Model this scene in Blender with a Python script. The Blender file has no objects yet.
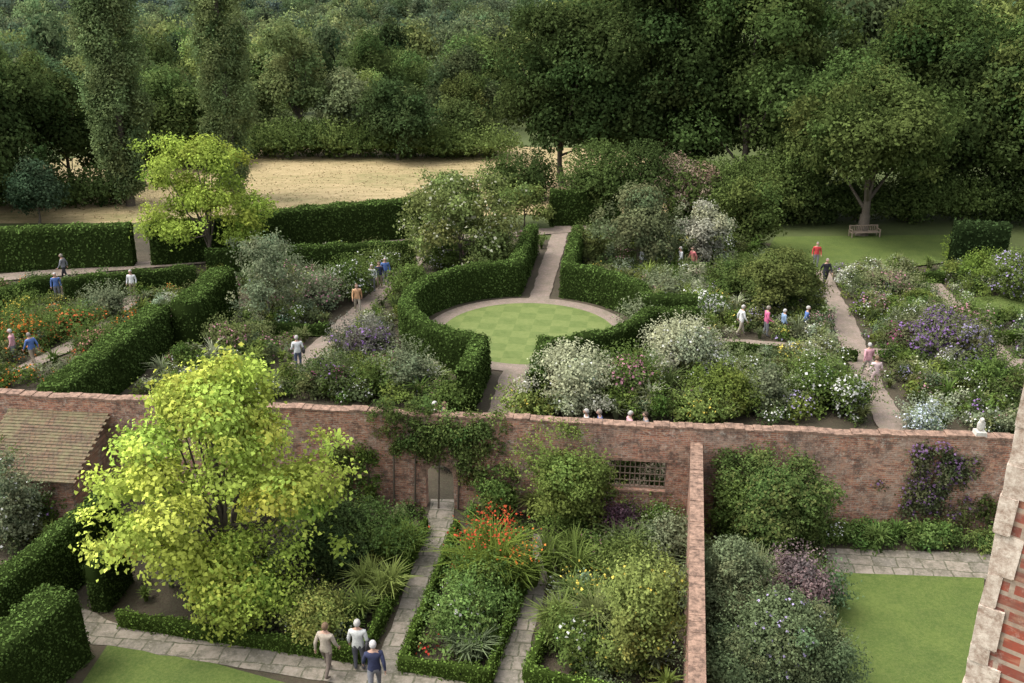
import bpy, math, numpy as np, bmesh
from mathutils import Vector, Matrix
rng=np.random.default_rng(11)
F=983.0; H=19.0; TH=math.radians(21.2)
CT,ST=math.cos(TH),math.sin(TH)
# ---- photogrammetry helpers: turn survey measurements into ground positions ----
def ground(u,v,z=0.0):
    x=(u-512)/F; y=-(v-341.5)/F
    dy=CT+y*ST; dz=-ST+y*CT
    t=(H-z)/-dz
    return np.array([x*t,dy*t,z])
def z_at(Y,v):
    y=-(v-341.5)/F
    return H+(-ST+y*CT)/(CT+y*ST)*Y
def pxm(Y,z=0):
    return F/(Y*CT+(H-z)*ST)
def project(p):
    d=p[1]*CT+(H-p[2])*ST
    return 512+F*p[0]/d, 341.5-F*(p[1]*ST-(H-p[2])*CT)/d
def sstep(a,b,x):
    t=np.clip((x-a)/(b-a),0,1); return t*t*(3-2*t)
def terrain(x,y):
    x=np.asarray(x,float); y=np.asarray(y,float)
    return -7*sstep(108,260,y)+17*sstep(300,720,y)+50*sstep(700,1200,y)+2.0*np.sin(x/70+1)*sstep(150,260,y)

scene=bpy.context.scene
root=scene.collection
# ---------------- materials ----------------
def newmat(name):
    m=bpy.data.materials.new(name); m.use_nodes=True
    nt=m.node_tree; b=nt.nodes['Principled BSDF']
    b.inputs['Roughness'].default_value=.85
    b.inputs['Specular IOR Level'].default_value=.2
    return m,nt,b
def N(nt,t,**kw):
    n=nt.nodes.new(t)
    for k,v in kw.items(): setattr(n,k,v)
    return n
def noise(nt,vec,scale,detail=4,rough=.6):
    n=N(nt,'ShaderNodeTexNoise'); n.inputs['Scale'].default_value=scale
    n.inputs['Detail'].default_value=detail; n.inputs['Roughness'].default_value=rough
    nt.links.new(vec,n.inputs['Vector']); return n.outputs['Fac']
def ramp(nt,fac,stops):
    r=N(nt,'ShaderNodeValToRGB'); nt.links.new(fac,r.inputs[0])
    e=r.color_ramp.elements
    while len(e)<len(stops): e.new(.5)
    for i,(p,c) in enumerate(stops):
        e[i].position=p; e[i].color=(*c,1) if len(c)==3 else c
    return r.outputs[0]
def mix(nt,f,a,b,mode='MIX'):
    n=N(nt,'ShaderNodeMix',data_type='RGBA',blend_type=mode)
    if not isinstance(f,(int,float)): nt.links.new(f,n.inputs[0])
    else: n.inputs[0].default_value=f
    for s,i in ((a,6),(b,7)):
        if isinstance(s,tuple): n.inputs[i].default_value=(*s,1)
        else: nt.links.new(s,n.inputs[i])
    return n.outputs[2]
def bump(nt,b,h,strength=.4,dist=.05):
    n=N(nt,'ShaderNodeBump'); n.inputs['Strength'].default_value=strength; n.inputs['Distance'].default_value=dist
    nt.links.new(h,n.inputs['Height']); nt.links.new(n.outputs[0],b.inputs['Normal'])

def leaf_material(name,rand=.12,trans=.32):
    m=bpy.data.materials.new(name); m.use_nodes=True; nt=m.node_tree
    nt.nodes.remove(nt.nodes['Principled BSDF'])
    a=N(nt,'ShaderNodeAttribute'); a.attribute_name='Col'
    oi=N(nt,'ShaderNodeObjectInfo')
    mr=N(nt,'ShaderNodeMapRange'); mr.inputs[3].default_value=1-rand; mr.inputs[4].default_value=1+rand
    nt.links.new(oi.outputs['Random'],mr.inputs[0])
    vm=N(nt,'ShaderNodeVectorMath',operation='SCALE')
    nt.links.new(a.outputs['Color'],vm.inputs[0]); nt.links.new(mr.outputs[0],vm.inputs['Scale'])
    df=N(nt,'ShaderNodeBsdfDiffuse'); nt.links.new(vm.outputs[0],df.inputs[0])
    tr=N(nt,'ShaderNodeBsdfTranslucent'); nt.links.new(vm.outputs[0],tr.inputs[0])
    mx=N(nt,'ShaderNodeMixShader'); mx.inputs[0].default_value=trans
    nt.links.new(df.outputs[0],mx.inputs[1]); nt.links.new(tr.outputs[0],mx.inputs[2])
    nt.links.new(mx.outputs[0],nt.nodes['Material Output'].inputs[0])
    return m
LEAF=leaf_material('leaf'); LEAFW=leaf_material('woodland_leaf',.45)
def bark_material():
    m,nt,b=newmat('bark')
    a=N(nt,'ShaderNodeAttribute'); a.attribute_name='Col'
    g=N(nt,'ShaderNodeNewGeometry')
    n=noise(nt,g.outputs['Position'],7)
    nt.links.new(mix(nt,n,a.outputs['Color'],(.12,.10,.075)),b.inputs['Base Color']); bump(nt,b,n)
    return m
BARK=bark_material()
def pos_mat(name,fn,bumpscale=None,bs=.3):
    m,nt,b=newmat(name); g=N(nt,'ShaderNodeNewGeometry')
    nt.links.new(fn(nt,g.outputs['Position']),b.inputs['Base Color'])
    if bumpscale: bump(nt,b,noise(nt,g.outputs['Position'],bumpscale),bs)
    return m
def grass_fn(c0,c1,c2,s1=.35,s2=9):
    def f(nt,p):
        a=ramp(nt,noise(nt,p,s1,6,.7),[(.38,c0),(.62,c1)])
        bb=mix(nt,.5,a,ramp(nt,noise(nt,p,s2,5,.85),[(.38,c0),(.62,c2)]))
        return bb
    return f
LAWN=pos_mat('lawn_grass',grass_fn((.048,.082,.014),(.088,.125,.024),(.135,.15,.045),.8,11),30,.8)
GROUND=pos_mat('ground_grass',grass_fn((.05,.07,.02),(.08,.105,.03),(.08,.08,.035)),3,.5)
SOIL=pos_mat('bed_soil',grass_fn((.04,.028,.02),(.085,.06,.042),(.05,.06,.028)),12,.8)
def meadow_fn(nt,p):
    mp=N(nt,'ShaderNodeMapping'); mp.inputs['Scale'].default_value=(.5,1.6,1); nt.links.new(p,mp.inputs[0])
    a=ramp(nt,noise(nt,mp.outputs[0],.12,6,.75),[(.38,(.17,.155,.06)),(.48,(.28,.215,.105)),(.60,(.36,.275,.145))])
    return mix(nt,.5,a,ramp(nt,noise(nt,mp.outputs[0],1.1,9,.92),[(.43,(.13,.12,.045)),(.57,(.38,.285,.155))]))
MEADOW=pos_mat('dry_meadow_grass',meadow_fn,2,.8)
def striped(nt,p):
    mp=N(nt,'ShaderNodeMapping'); mp.inputs['Rotation'].default_value=(0,0,math.radians(8)); nt.links.new(p,mp.inputs[0])
    ck=N(nt,'ShaderNodeTexChecker'); ck.inputs['Scale'].default_value=1.0; nt.links.new(mp.outputs[0],ck.inputs[0])
    ck.inputs[1].default_value=(.085,.12,.027,1); ck.inputs[2].default_value=(.127,.158,.043,1)
    return mix(nt,.4,ck.outputs[0],ramp(nt,noise(nt,p,3,5,.85),[(.36,(.07,.105,.027)),(.64,(.16,.18,.065))]))
STRIPED=pos_mat('mown_lawn',striped,30,.5)
def paving(name,c1,c2,mort,bw,bh,ms,rot=0.12,stain=(.12,.11,.08),hi=(.31,.27,.22)):
    m,nt,b=newmat(name); g=N(nt,'ShaderNodeNewGeometry')
    mp=N(nt,'ShaderNodeMapping'); mp.inputs['Rotation'].default_value=(0,0,rot); nt.links.new(g.outputs['Position'],mp.inputs[0])
    nn=N(nt,'ShaderNodeTexNoise'); nn.inputs['Scale'].default_value=1.7; nt.links.new(g.outputs['Position'],nn.inputs['Vector'])
    vs=N(nt,'ShaderNodeVectorMath',operation='SCALE'); nt.links.new(nn.outputs['Color'],vs.inputs[0]); vs.inputs['Scale'].default_value=bw*.22
    va=N(nt,'ShaderNodeVectorMath',operation='ADD'); nt.links.new(mp.outputs[0],va.inputs[0]); nt.links.new(vs.outputs[0],va.inputs[1])
    br=N(nt,'ShaderNodeTexBrick'); nt.links.new(va.outputs[0],br.inputs[0]); br.offset=.37; br.squash=.8; br.squash_frequency=3
    br.inputs['Color1'].default_value=(*c1,1); br.inputs['Color2'].default_value=(*c2,1); br.inputs['Mortar'].default_value=(*mort,1)
    br.inputs['Scale'].default_value=1; br.inputs['Brick Width'].default_value=bw; br.inputs['Row Height'].default_value=bh
    br.inputs['Mortar Size'].default_value=ms
    c=mix(nt,ramp(nt,noise(nt,g.outputs['Position'],1.6,7,.8),[(.42,(0,0,0)),(.62,(.9,.9,.9))]),br.outputs[0],stain)
    c=mix(nt,ramp(nt,noise(nt,g.outputs['Position'],9,4,.85),[(.5,(0,0,0)),(.7,(.6,.6,.6))]),c,hi)
    nt.links.new(c,b.inputs['Base Color']); bump(nt,b,br.outputs['Fac'],-.4,.02)
    return m
FLAG=paving('flagstone',(.25,.21,.165),(.14,.125,.10),(.07,.07,.042),.8,.6,.028,stain=(.08,.075,.05))
BRICKPATH=paving('brick_paving',(.25,.18,.145),(.20,.155,.13),(.14,.12,.09),.24,.12,.012,stain=(.14,.12,.085),hi=(.29,.23,.19))
def brickwall(name,c1,c2,mort,lich=.55,patch=.55,dark=.7,rs=1.0):
    m,nt,b=newmat(name); uv=N(nt,'ShaderNodeUVMap'); uv.uv_map='UVMap'
    br=N(nt,'ShaderNodeTexBrick'); nt.links.new(uv.outputs[0],br.inputs[0])
    br.inputs['Color1'].default_value=(*c1,1); br.inputs['Color2'].default_value=(*c2,1); br.inputs['Mortar'].default_value=(*mort,1)
    br.inputs['Scale'].default_value=1; br.inputs['Brick Width'].default_value=.235*rs; br.inputs['Row Height'].default_value=.078*rs
    br.inputs['Mortar Size'].default_value=.013*rs; br.inputs['Bias'].default_value=0
    g=N(nt,'ShaderNodeNewGeometry'); P=g.outputs['Position']
    mp=N(nt,'ShaderNodeMapping'); mp.inputs['Scale'].default_value=(2.6,8.5,1); nt.links.new(uv.outputs[0],mp.inputs[0])
    c=br.outputs[0]
    c=mix(nt,ramp(nt,noise(nt,mp.outputs[0],1,3,.7),[(.40,(dark,)*3),(.49,(0,0,0))]),c,(.10,.055,.042))
    c=mix(nt,ramp(nt,noise(nt,mp.outputs[0],1.3,3,.7),[(.53,(0,0,0)),(.62,(dark,)*3)]),c,(.42,.25,.155))
    c=mix(nt,ramp(nt,noise(nt,P,.5,7,.85),[(.48,(0,0,0)),(.58,(patch,)*3)]),c,(.30,.235,.18))
    c=mix(nt,ramp(nt,noise(nt,P,1.1,8,.9),[(.48,(0,0,0)),(.59,(dark,)*3)]),c,(.08,.055,.043))
    c=mix(nt,ramp(nt,noise(nt,P,4.2,5,.9),[(.54,(0,0,0)),(.65,(lich,)*3)]),c,(.47,.42,.34))
    nt.links.new(c,b.inputs['Base Color']); bump(nt,b,br.outputs['Fac'],-.6,.015)
    return m
BRICK=brickwall('old_brick',(.37,.14,.08),(.22,.085,.055),(.31,.24,.18),lich=.6,patch=.5,dark=.85)
BRICKN=brickwall('tower_brick',(.27,.062,.035),(.17,.045,.03),(.30,.23,.17),.25,.15,.4)
def simple(name,c,rough=.8,ns=None,c2=None):
    m,nt,b=newmat(name); b.inputs['Roughness'].default_value=rough
    if ns:
        g=N(nt,'ShaderNodeTexCoord'); n=noise(nt,g.outputs['Object'],ns,6,.8)
        nt.links.new(ramp(nt,n,[(.38,c),(.62,c2)]),b.inputs['Base Color']); bump(nt,b,n,.4,.02)
    else: b.inputs['Base Color'].default_value=(*c,1)
    return m
COPING=simple('coping',(.085,.055,.04),.9,4.5,(.29,.185,.13))
STONE=simple('quoin_stone',(.24,.17,.125),.9,16,(.52,.44,.36))
STATUE=simple('statue_stone',(.36,.33,.28),.9,12,(.52,.5,.44))
TILE=paving('roof_tile',(.15,.09,.055),(.09,.06,.04),(.06,.045,.03),.2,.16,.02,stain=(.14,.13,.065),hi=(.22,.17,.11))
WOOD=simple('weathered_wood',(.16,.12,.085),.8,8,(.24,.19,.14))
IRON=simple('grille_iron',(.20,.15,.11),.6)
TINT=np.array([1.07,1.02,.84])
# ---------------- mesh builder ----------------
class MB:
    def __init__(s): s.V=[];s.Q=[];s.C=[];s.M=[];s.n=0
    def add(s,V,Q,C,mat=0):
        V=np.asarray(V,float).reshape(-1,3); Q=np.asarray(Q,int).reshape(-1,4)
        C=np.broadcast_to(np.asarray(C,float),(len(Q),3))
        s.V.append(V); s.Q.append(Q+s.n); s.C.append(C); s.M.append(np.full(len(Q),mat)); s.n+=len(V)
    def mesh(s,name,mats=None):
        V=np.concatenate(s.V);Q=np.concatenate(s.Q);C=np.concatenate(s.C);M=np.concatenate(s.M)
        me=bpy.data.meshes.new(name)
        me.vertices.add(len(V)); me.vertices.foreach_set('co',V.astype('f').ravel())
        me.loops.add(len(Q)*4); me.loops.foreach_set('vertex_index',Q.astype('i').ravel())
        me.polygons.add(len(Q)); me.polygons.foreach_set('loop_start',(np.arange(len(Q))*4).astype('i'))
        me.polygons.foreach_set('material_index',M.astype('i'))
        green=(C[:,1:2]>C[:,2:3]*1.25)&(C[:,1:2]>C[:,0:1]*1.02)
        C=np.where(green,C*TINT,C)
        at=me.attributes.new('Col','FLOAT_COLOR','FACE')
        at.data.foreach_set('color',np.concatenate([np.clip(C,0,1),np.ones((len(C),1))],1).astype('f').ravel())
        for m in (mats or [LEAF,BARK]): me.materials.append(m)
        me.update(calc_edges=True)
        return me
    def obj(s,name,loc=(0,0,0),mats=None):
        o=bpy.data.objects.new(name,s.mesh(name,mats)); o.location=loc; root.objects.link(o); return o
def norm(a): return a/np.maximum(np.linalg.norm(a,axis=-1,keepdims=True),1e-9)
def leaves(mb,P,Nn,size,C,aspect=.7):
    n=len(P); A=norm(np.cross(Nn,rng.normal(size=(n,3)))); B=np.cross(Nn,A)
    s=size*rng.uniform(.55,1.35,(n,1))
    bend=Nn*s*.12
    V=np.stack([P-A*s*.5-bend,P+B*s*.5*aspect+bend,P+A*s*.5-bend,P-B*s*.5*aspect+bend],1)
    mb.add(V,np.arange(n*4).reshape(n,4),C)
def lobe(mb,c,r,leaf,col,cov=1.2,aspect=.7,var=.15,flower=None,ff=0,up=.5,bottom=-.6,fsize=None):
    c=np.asarray(c,float); r=np.broadcast_to(np.asarray(r,float),(3,)); rm=r.mean()
    area=4*math.pi*rm*rm*.8
    n=max(8,int(cov*area/(leaf*leaf*aspect*.5)))
    k=max(3,int(n/9))
    D=norm(rng.normal(size=(k,3))); D=D[D[:,2]>bottom]; k=len(D)
    if k<1: return
    cc=np.asarray(col)*(1+rng.normal(0,var*.6))*np.array([1+rng.normal(0,var*.4),1,1])
    idx=rng.integers(0,k,n)
    kc=1+rng.normal(0,var,(k,1))
    rad=rng.uniform(.75,1.15,(k,1))
    P=(D*rad)[idx]*r+rng.normal(0,leaf*1.1,(n,3))
    Nn=norm(D[idx]+np.array([0,0,up])+rng.normal(0,.45,(n,3)))
    C=cc*kc[idx]*(1+rng.normal(0,.1,(n,1)))
    leaves(mb,c+P,Nn,leaf,np.clip(C,0.004,1),aspect)
    if flower is not None and ff>0:
        m=max(1,int(n*ff)); D2=norm(rng.normal(size=(m,3))); D2[:,2]=np.abs(D2[:,2])
        fs=fsize or leaf
        P=D2*r*1.08+rng.normal(0,leaf*.6,(m,3))
        leaves(mb,c+P,norm(D2+np.array([0,-.1,.6])+rng.normal(0,.3,(m,3))),fs,np.asarray(flower)*rng.uniform(.7,1.15,(m,1)),1)
def tube(mb,pts,rads,col=(.07,.055,.04),sides=7):
    pts=np.asarray(pts,float); k=len(pts); V=[]
    for i in range(k):
        d=norm(pts[min(i+1,k-1)]-pts[max(i-1,0)]); a=np.cross(d,[.31,.92,.11]); a=norm(a); b=np.cross(d,a)
        for j in range(sides):
            t=2*math.pi*j/sides; V.append(pts[i]+(a*math.cos(t)+b*math.sin(t))*rads[i])
    Q=[(i*sides+j,i*sides+(j+1)%sides,(i+1)*sides+(j+1)%sides,(i+1)*sides+j) for i in range(k-1) for j in range(sides)]
    mb.add(V,Q,col,1)
def tree_mesh(mb,h,r,col,leaf=.25,cov=1.2,nl=34,cb=.25,trunk=None,lr=(.24,.42),var=.17,flower=None,ff=0,shape='round',aspect=.65,bark=(.06,.048,.036),flat=.72,irr=.24,sprig=.3,core=.15):
    trunk=trunk or h*.022
    zc=h*(cb+1)/2; rz=h*(1-cb)/2
    a1,a2=rng.normal(size=3)*2.2,rng.normal(size=3)*4; f1,f2=rng.uniform(0,6,2)
    tops=[]; ns=int(nl*sprig)
    for i in range(nl+ns):
        d=norm(rng.normal(size=3))
        if d[2]<-.75: d[2]*=-1
        sp=i>=nl
        f=(rng.uniform(.55,.82) if i>nl*core else rng.uniform(0,.4)) if not sp else rng.uniform(.88,1.02)
        bf=1+irr*math.sin(a1@d+f1)+irr*.6*math.sin(a2@d+f2)
        w=1.0
        if shape=='cone': w=1-.55*max(0,(d[2]*f+.6))/1.6
        if shape=='dome': w=1.12-.35*max(0,d[2])
        lrd=r*rng.uniform(*lr)*(.42 if sp else 1)
        c=np.array([d[0]*r*f*w*bf,d[1]*r*f*w*bf,min(h-lrd*flat*.8,zc+d[2]*(rz-lrd*flat*.9)*min(1,f*1.25)*bf)])
        c[2]=max(c[2],h*cb*.7+lrd*.3)
        if not sp: tops.append((c,lrd))
        lobe(mb,c,(lrd,lrd*rng.uniform(.8,1.1),lrd*flat),leaf,col,cov,aspect,var,flower,ff)
    lean=rng.normal(0,.02*h,2)
    fork=np.array([lean[0],lean[1],h*max(cb*.9,.12)])
    tube(mb,[(0,0,-.2),(0,0,.15),fork*.5,fork],[trunk*1.5,trunk*1.1,trunk*.95,trunk*.85],bark)
    tube(mb,[fork,fork+np.array([0,0,(h-fork[2])*.45]),(0,0,h*.88)],[trunk*.7,trunk*.4,trunk*.1],bark)
    for c,l in tops[:max(9,nl//3)]:
        s=fork+np.array([0,0,rng.uniform(0,.25)*(h-fork[2])])
        m=(s+c)/2+np.array([0,0,-.06*h+rng.normal(0,.02*h)])
        tube(mb,[s,m,c],[trunk*.4,trunk*.22,trunk*.08],bark,5)
def tree(name,u,vb,vt,w,col,**kw):
    b=ground(u,vb)
    h=z_at(b[1],vt); r=w/2/pxm(b[1],h*.5)
    mb=MB(); tree_mesh(mb,h,r,col,**kw)
    return mb.obj(name,b)
def shrub(name,u,vb,vt,w,col,flower=None,ff=.08,leaf=.13,cov=1.1,nl=14,fsize=None,yr=1.0,var=.18):
    b=ground(u,vb); h=max(.35,z_at(b[1],vt)); r=w/2/pxm(b[1],h*.5)
    mb=MB()
    if h>1.3: tube(mb,[(0,0,-.1),(0,0,h*.6)],[.05,.02])
    for i in range(3):
        a=rng.uniform(0,6.28); tube(mb,[(0,0,0),(math.cos(a)*r*.4,math.sin(a)*r*.4*yr,h*.6)],[.03,.012],sides=4)
    a1=rng.normal(size=3)*2.5; f1=rng.uniform(0,6)
    for i in range(int(nl*1.7)):
        d=norm(rng.normal(size=3)); sp=i>=nl
        bf=1+.28*math.sin(a1@d+f1)
        f=(rng.uniform(.3,.8) if not sp else rng.uniform(.9,1.15))*bf
        l=min(r,h*.6)*(rng.uniform(.28,.5) if not sp else rng.uniform(.12,.24))
        c=np.array([d[0]*max(r-l*.8,.1)*f,d[1]*max(r-l*.8,.1)*f*yr,max(l*.5,h*.48+d[2]*(h*.5-l*.6)*min(1.1,f*1.3))])
        lobe(mb,c,(l,l*rng.uniform(.75,1.2),l*rng.uniform(.65,.95)),leaf,col,cov,.65,var,flower,ff,fsize=fsize)
    m=int(80*r*r)+14; D=norm(rng.normal(size=(m,3))+[0,0,.5]); D[:,2]=np.abs(D[:,2])
    P0=D*[r*.85,r*.85*yr,h*.42]+[0,0,h*.5]
    for j in range(6):
        leaves(mb,P0+D*leaf*(.95*j+.5)+rng.normal(0,leaf*.25,(m,3)),norm(D+rng.normal(0,.7,(m,3))),leaf*.9,np.asarray(col)*rng.uniform(.9,1.4,(m,1)),.6)
    return mb.obj(name,b)
def blades(mb,c,n,ln,w,col,spread=.5):
    c=np.asarray(c,float); a=rng.uniform(0,6.283,n); rr=rng.uniform(.15,1,n)*spread
    D=np.stack([np.cos(a),np.sin(a),0*a],1); L=(ln*rng.uniform(.6,1.15,n))[:,None]
    p0=c+D*.06+0; p1=c+D*(rr[:,None]*L*.35)+np.array([0,0,1])*L*.62; p2=c+D*(rr[:,None]*L*1.0)+np.array([0,0,1])*L*.85*(1.12-rr[:,None]*.6)
    S=np.stack([-np.sin(a),np.cos(a),0*a],1)*w
    V=np.stack([p0-S*.4,p0+S*.4,p1-S,p1+S,p2-S*.15,p2+S*.15],1)
    base=np.arange(n)[:,None]*6
    Q=np.concatenate([base+np.array([[0,1,3,2]]),base+np.array([[2,3,5,4]])])
    cc=np.asarray(col)*rng.uniform(.7,1.3,(n,1)); mb.add(V,Q,np.concatenate([cc,cc]))
def spiky(name,u,vb,vt,w,col,n=220,flower=None,ff=0,bw=.022):
    b=ground(u,vb); h=max(.4,z_at(b[1],vt)); r=w/2/pxm(b[1],h*.5); mb=MB()
    k=max(2,int(r*r*8)+3)
    for i in range(k):
        a=rng.uniform(0,6.28); q=r*.75*math.sqrt(rng.uniform(0,1))
        c=(math.cos(a)*q,math.sin(a)*q,0); blades(mb,c,n//k+12,h*rng.uniform(.8,1.1),bw,col,.7)
        if flower:
            m=int(n*ff/k)+4; P=np.array(c)+rng.normal(0,1,(m,3))*[r*.3,r*.3,.1]+[0,0,h*.92]
            leaves(mb,P,norm(rng.normal(size=(m,3))+[0,0,1]),.085,np.array(flower)*rng.uniform(.7,1.2,(m,1)),.8)
    return mb.obj(name,b)
# ---------------- avoid registry -------------
SEG=[];CIRC=[];POLYS=[]
def blocked(x,y,marg=0.25):
    if SEG:
        a=np.array([s[0] for s in SEG]); b=np.array([s[1] for s in SEG]); w=np.array([s[2] for s in SEG])
        d=b-a; t=np.clip(((x-a[:,0])*d[:,0]+(y-a[:,1])*d[:,1])/np.maximum((d*d).sum(1),1e-9),0,1)
        if (np.hypot(x-a[:,0]-d[:,0]*t,y-a[:,1]-d[:,1]*t)<w+marg).any(): return True
    for (c,r) in CIRC:
        if math.hypot(x-c[0],y-c[1])<r+marg: return True
    for pl in POLYS:
        if inpoly(x,y,pl): return True
    return False
def inpoly(x,y,pl):
    c=False; n=len(pl)
    for i in range(n):
        x1,y1=pl[i][:2]; x2,y2=pl[i-1][:2]
        if (y1>y)!=(y2>y) and x<(x2-x1)*(y-y1)/(y2-y1)+x1: c=not c
    return c
def resample(pts,step):
    out=[]
    for a,b in zip(pts[:-1],pts[1:]):
        n=max(1,int(np.linalg.norm(b-a)/step))
        out+= [a+(b-a)*i/n for i in range(n)]
    return np.array(out+[pts[-1]])
def offsets(P,w):
    k=len(P); L=[]
    for i in range(k):
        d0=norm((P[i]-P[i-1])[:2]) if i>0 else norm((P[1]-P[0])[:2])
        d1=norm((P[i+1]-P[i])[:2]) if i<k-1 else d0
        t=norm(d0+d1); n=np.array([-t[1],t[0]]); s=1/max(.5,(n@np.array([-d0[1],d0[0]])))
        L.append(n*s*w/2)
    return np.array(L)
ZC=[.012]
def strip(name,pts,w,mat,z=None,block=True):
    P=np.array([p[:2] for p in pts],float)
    P=resample(P,.5); O=offsets(P,w)
    j1=1+rng.uniform(-.1,.1,(len(P),1)); j2=1+rng.uniform(-.1,.1,(len(P),1))
    ZC[0]+=.004; z=z or ZC[0]
    V=np.concatenate([np.c_[P+O*j1,np.full(len(P),z)],np.c_[P-O*j2,np.full(len(P),z)]]); k=len(P)
    mb=MB(); mb.add(V,[(i,i+k,i+1+k,i+1) for i in range(k-1)],(0,0,0))
    if block:
        for a,b in zip(P[:-1:3],list(P[3::3])+[P[-1]]): SEG.append((a,b,w/2))
    return mb.obj(name,mats=[mat])
def sheet(name,poly,mat,z=None,block=True):
    ZC[0]+=.004; z=z or ZC[0]
    bm=bmesh.new(); f=bm.faces.new([bm.verts.new((p[0],p[1],z)) for p in poly]); f.normal_update()
    if f.normal.z<0: f.normal_flip()
    me=bpy.data.meshes.new(name); bm.to_mesh(me); bm.free(); me.materials.append(mat)
    o=bpy.data.objects.new(name,me); root.objects.link(o)
    if block: POLYS.append([tuple(p[:2]) for p in poly])
    return o
def lf(x,y): return np.sin(x*1.7+.3*y)*np.sin(y*1.3-.5*x)
def hedge(name,pts,h,w,col=(.035,.065,.018),leaf=.12,dens=110,wob=.08,block=True):
    P=resample(np.array([p[:2] for p in pts],float),.5); O=offsets(P,1.0); k=len(P)
    sec=[(-.5,0),(-.5,.35),(-.49,.7),(-.47,.96),(-.40,1.0),(-.13,1.01),(.13,1.01),(.40,1.0),(.47,.96),(.49,.7),(.5,.35),(.5,0)]
    m=len(sec); V=np.zeros((k,m,3))
    for j,(a,b) in enumerate(sec):
        V[:,j,:2]=P+O*a*w; V[:,j,2]=b*h
    nz=lf(V[...,0]*1.5+V[...,2],V[...,1]*1.5)+.5*lf(V[...,0]*4,V[...,1]*4+V[...,2]*3)
    cen=np.zeros_like(V); cen[...,:2]=P[:,None]; cen[...,2]=h*.5
    dirv=norm(V-cen); V=V+dirv*(nz*wob)[...,None]; V[:,[0,-1],2]=0
    idx=np.arange(k*m).reshape(k,m); Q=[]
    for i in range(k-1):
        for j in range(m-1): Q.append((idx[i,j],idx[i+1,j],idx[i+1,j+1],idx[i,j+1]))
    for e in (0,k-1):
        for j in range(m//2-1): Q.append((idx[e,j],idx[e,j+1],idx[e,m-2-j],idx[e,m-1-j]))
    V=V.reshape(-1,3); Q=np.array(Q); mb=MB(); col=np.array(col)
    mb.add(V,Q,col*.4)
    a,b,c,d=(V[Q[:,i]] for i in range(4)); nn=np.cross(c-a,d-b)*.5; ar=np.linalg.norm(nn,axis=1)
    fc=(a+b+c+d)/4; cc=np.zeros_like(fc)
    dist=((fc[:,None,:2]-P[None])**2).sum(2); nearest=P[dist.argmin(1)]; cc[:,:2]=nearest; cc[:,2]=h*.45
    nn=norm(nn); sg=np.sign((nn*(fc-cc)).sum(1)); nn*=np.where(sg==0,1,sg)[:,None]
    cnt=rng.poisson(ar*dens); fi=np.repeat(np.arange(len(Q)),cnt); n=len(fi)
    s=rng.uniform(size=(n,1)); t=rng.uniform(size=(n,1))
    Pp=(a[fi]*(1-s)+b[fi]*s)*(1-t)+(d[fi]*(1-s)+c[fi]*s)*t
    tuft=np.maximum(0,lf(Pp[:,0]*7,Pp[:,1]*7+Pp[:,2]*6))[:,None]*.07
    Pp=Pp+nn[fi]*(rng.uniform(-.02,.08,(n,1))+tuft)
    pat=1+.25*lf(Pp[:,0]*1.1,Pp[:,1]*1.1)[:,None]+.25*lf(Pp[:,0]*5,Pp[:,1]*5+Pp[:,2]*5)[:,None]
    C=col*pat*(1+rng.normal(0,.28,(n,1)))*np.where(Pp[:,2:3]>h*.93,1.4,1.0)  # leaves near the top coloured lighter, imitating soft light from the sky
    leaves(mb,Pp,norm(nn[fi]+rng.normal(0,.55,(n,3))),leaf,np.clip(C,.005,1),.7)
    if block:
        for p,q in zip(P[:-1:2],list(P[2::2])+[P[-1]]): SEG.append((p,q,w/2))
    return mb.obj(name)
GREENS=[(.07,.115,.032),(.10,.145,.042),(.12,.15,.07),(.08,.105,.055),(.13,.175,.05),(.15,.18,.12),(.06,.085,.035),(.11,.13,.06)]
WHT=(.70,.70,.64);PNK=(.56,.27,.33);PUR=(.32,.19,.42);ORG=(.66,.22,.05);YEL=(.62,.50,.10);RED=(.45,.06,.04);MAG=(.42,.10,.24);LIL=(.44,.37,.56)
def border(name,poly,dens,hr,flowers,pf=.5,leaf=.13,rr=(.3,.75),greens=GREENS,cov=.8,marg=.2,ff=.11):
    poly=[tuple(p[:2]) for p in poly]; xs=[p[0] for p in poly]; ys=[p[1] for p in poly]
    ar=(max(xs)-min(xs))*(max(ys)-min(ys)); mb=MB(); n=0
    for _ in range(int(ar*dens)):
        x=rng.uniform(min(xs),max(xs)); y=rng.uniform(min(ys),max(ys))
        if not inpoly(x,y,poly): continue
        r=rng.uniform(*rr)
        if blocked(x,y,marg+r*.55):
            r=rr[0]*.7
            if blocked(x,y,r*.7): continue
        h=rng.uniform(*hr)*(r/rr[1])**.5; g=greens[rng.integers(len(greens))]
        kind=rng.uniform(); fl=None
        zn=.5+.5*math.sin(x*.55+1.3*math.sin(y*.4))
        if rng.uniform()<pf: fl=flowers[int((zn*len(flowers)*.999+rng.integers(0,2))%len(flowers))]
        if kind<.24: blades(mb,(x,y,0),60,h*1.35,.028,np.array(g)*1.2,.7)
        elif kind<.35:
            lobe(mb,(x,y,h*.4),(r,r,h*.5),leaf,g,cov,.65,.2,fl,ff,bottom=-.3,fsize=leaf*.75)
        else:
            for j in range(4):
                q=r*rng.uniform(.25,.6); lobe(mb,(x+rng.normal(0,r*.5),y+rng.normal(0,r*.5),h*rng.uniform(.25,.8)),(q,q,h*rng.uniform(.2,.42)),leaf*rng.uniform(.7,1.2),g,cov,.65,.2,fl,ff,bottom=-.4,fsize=leaf*.75)
        n+=1
    return mb.obj(name) if n else None
def G(*uv): return [ground(u,v) for u,v in uv]
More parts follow.
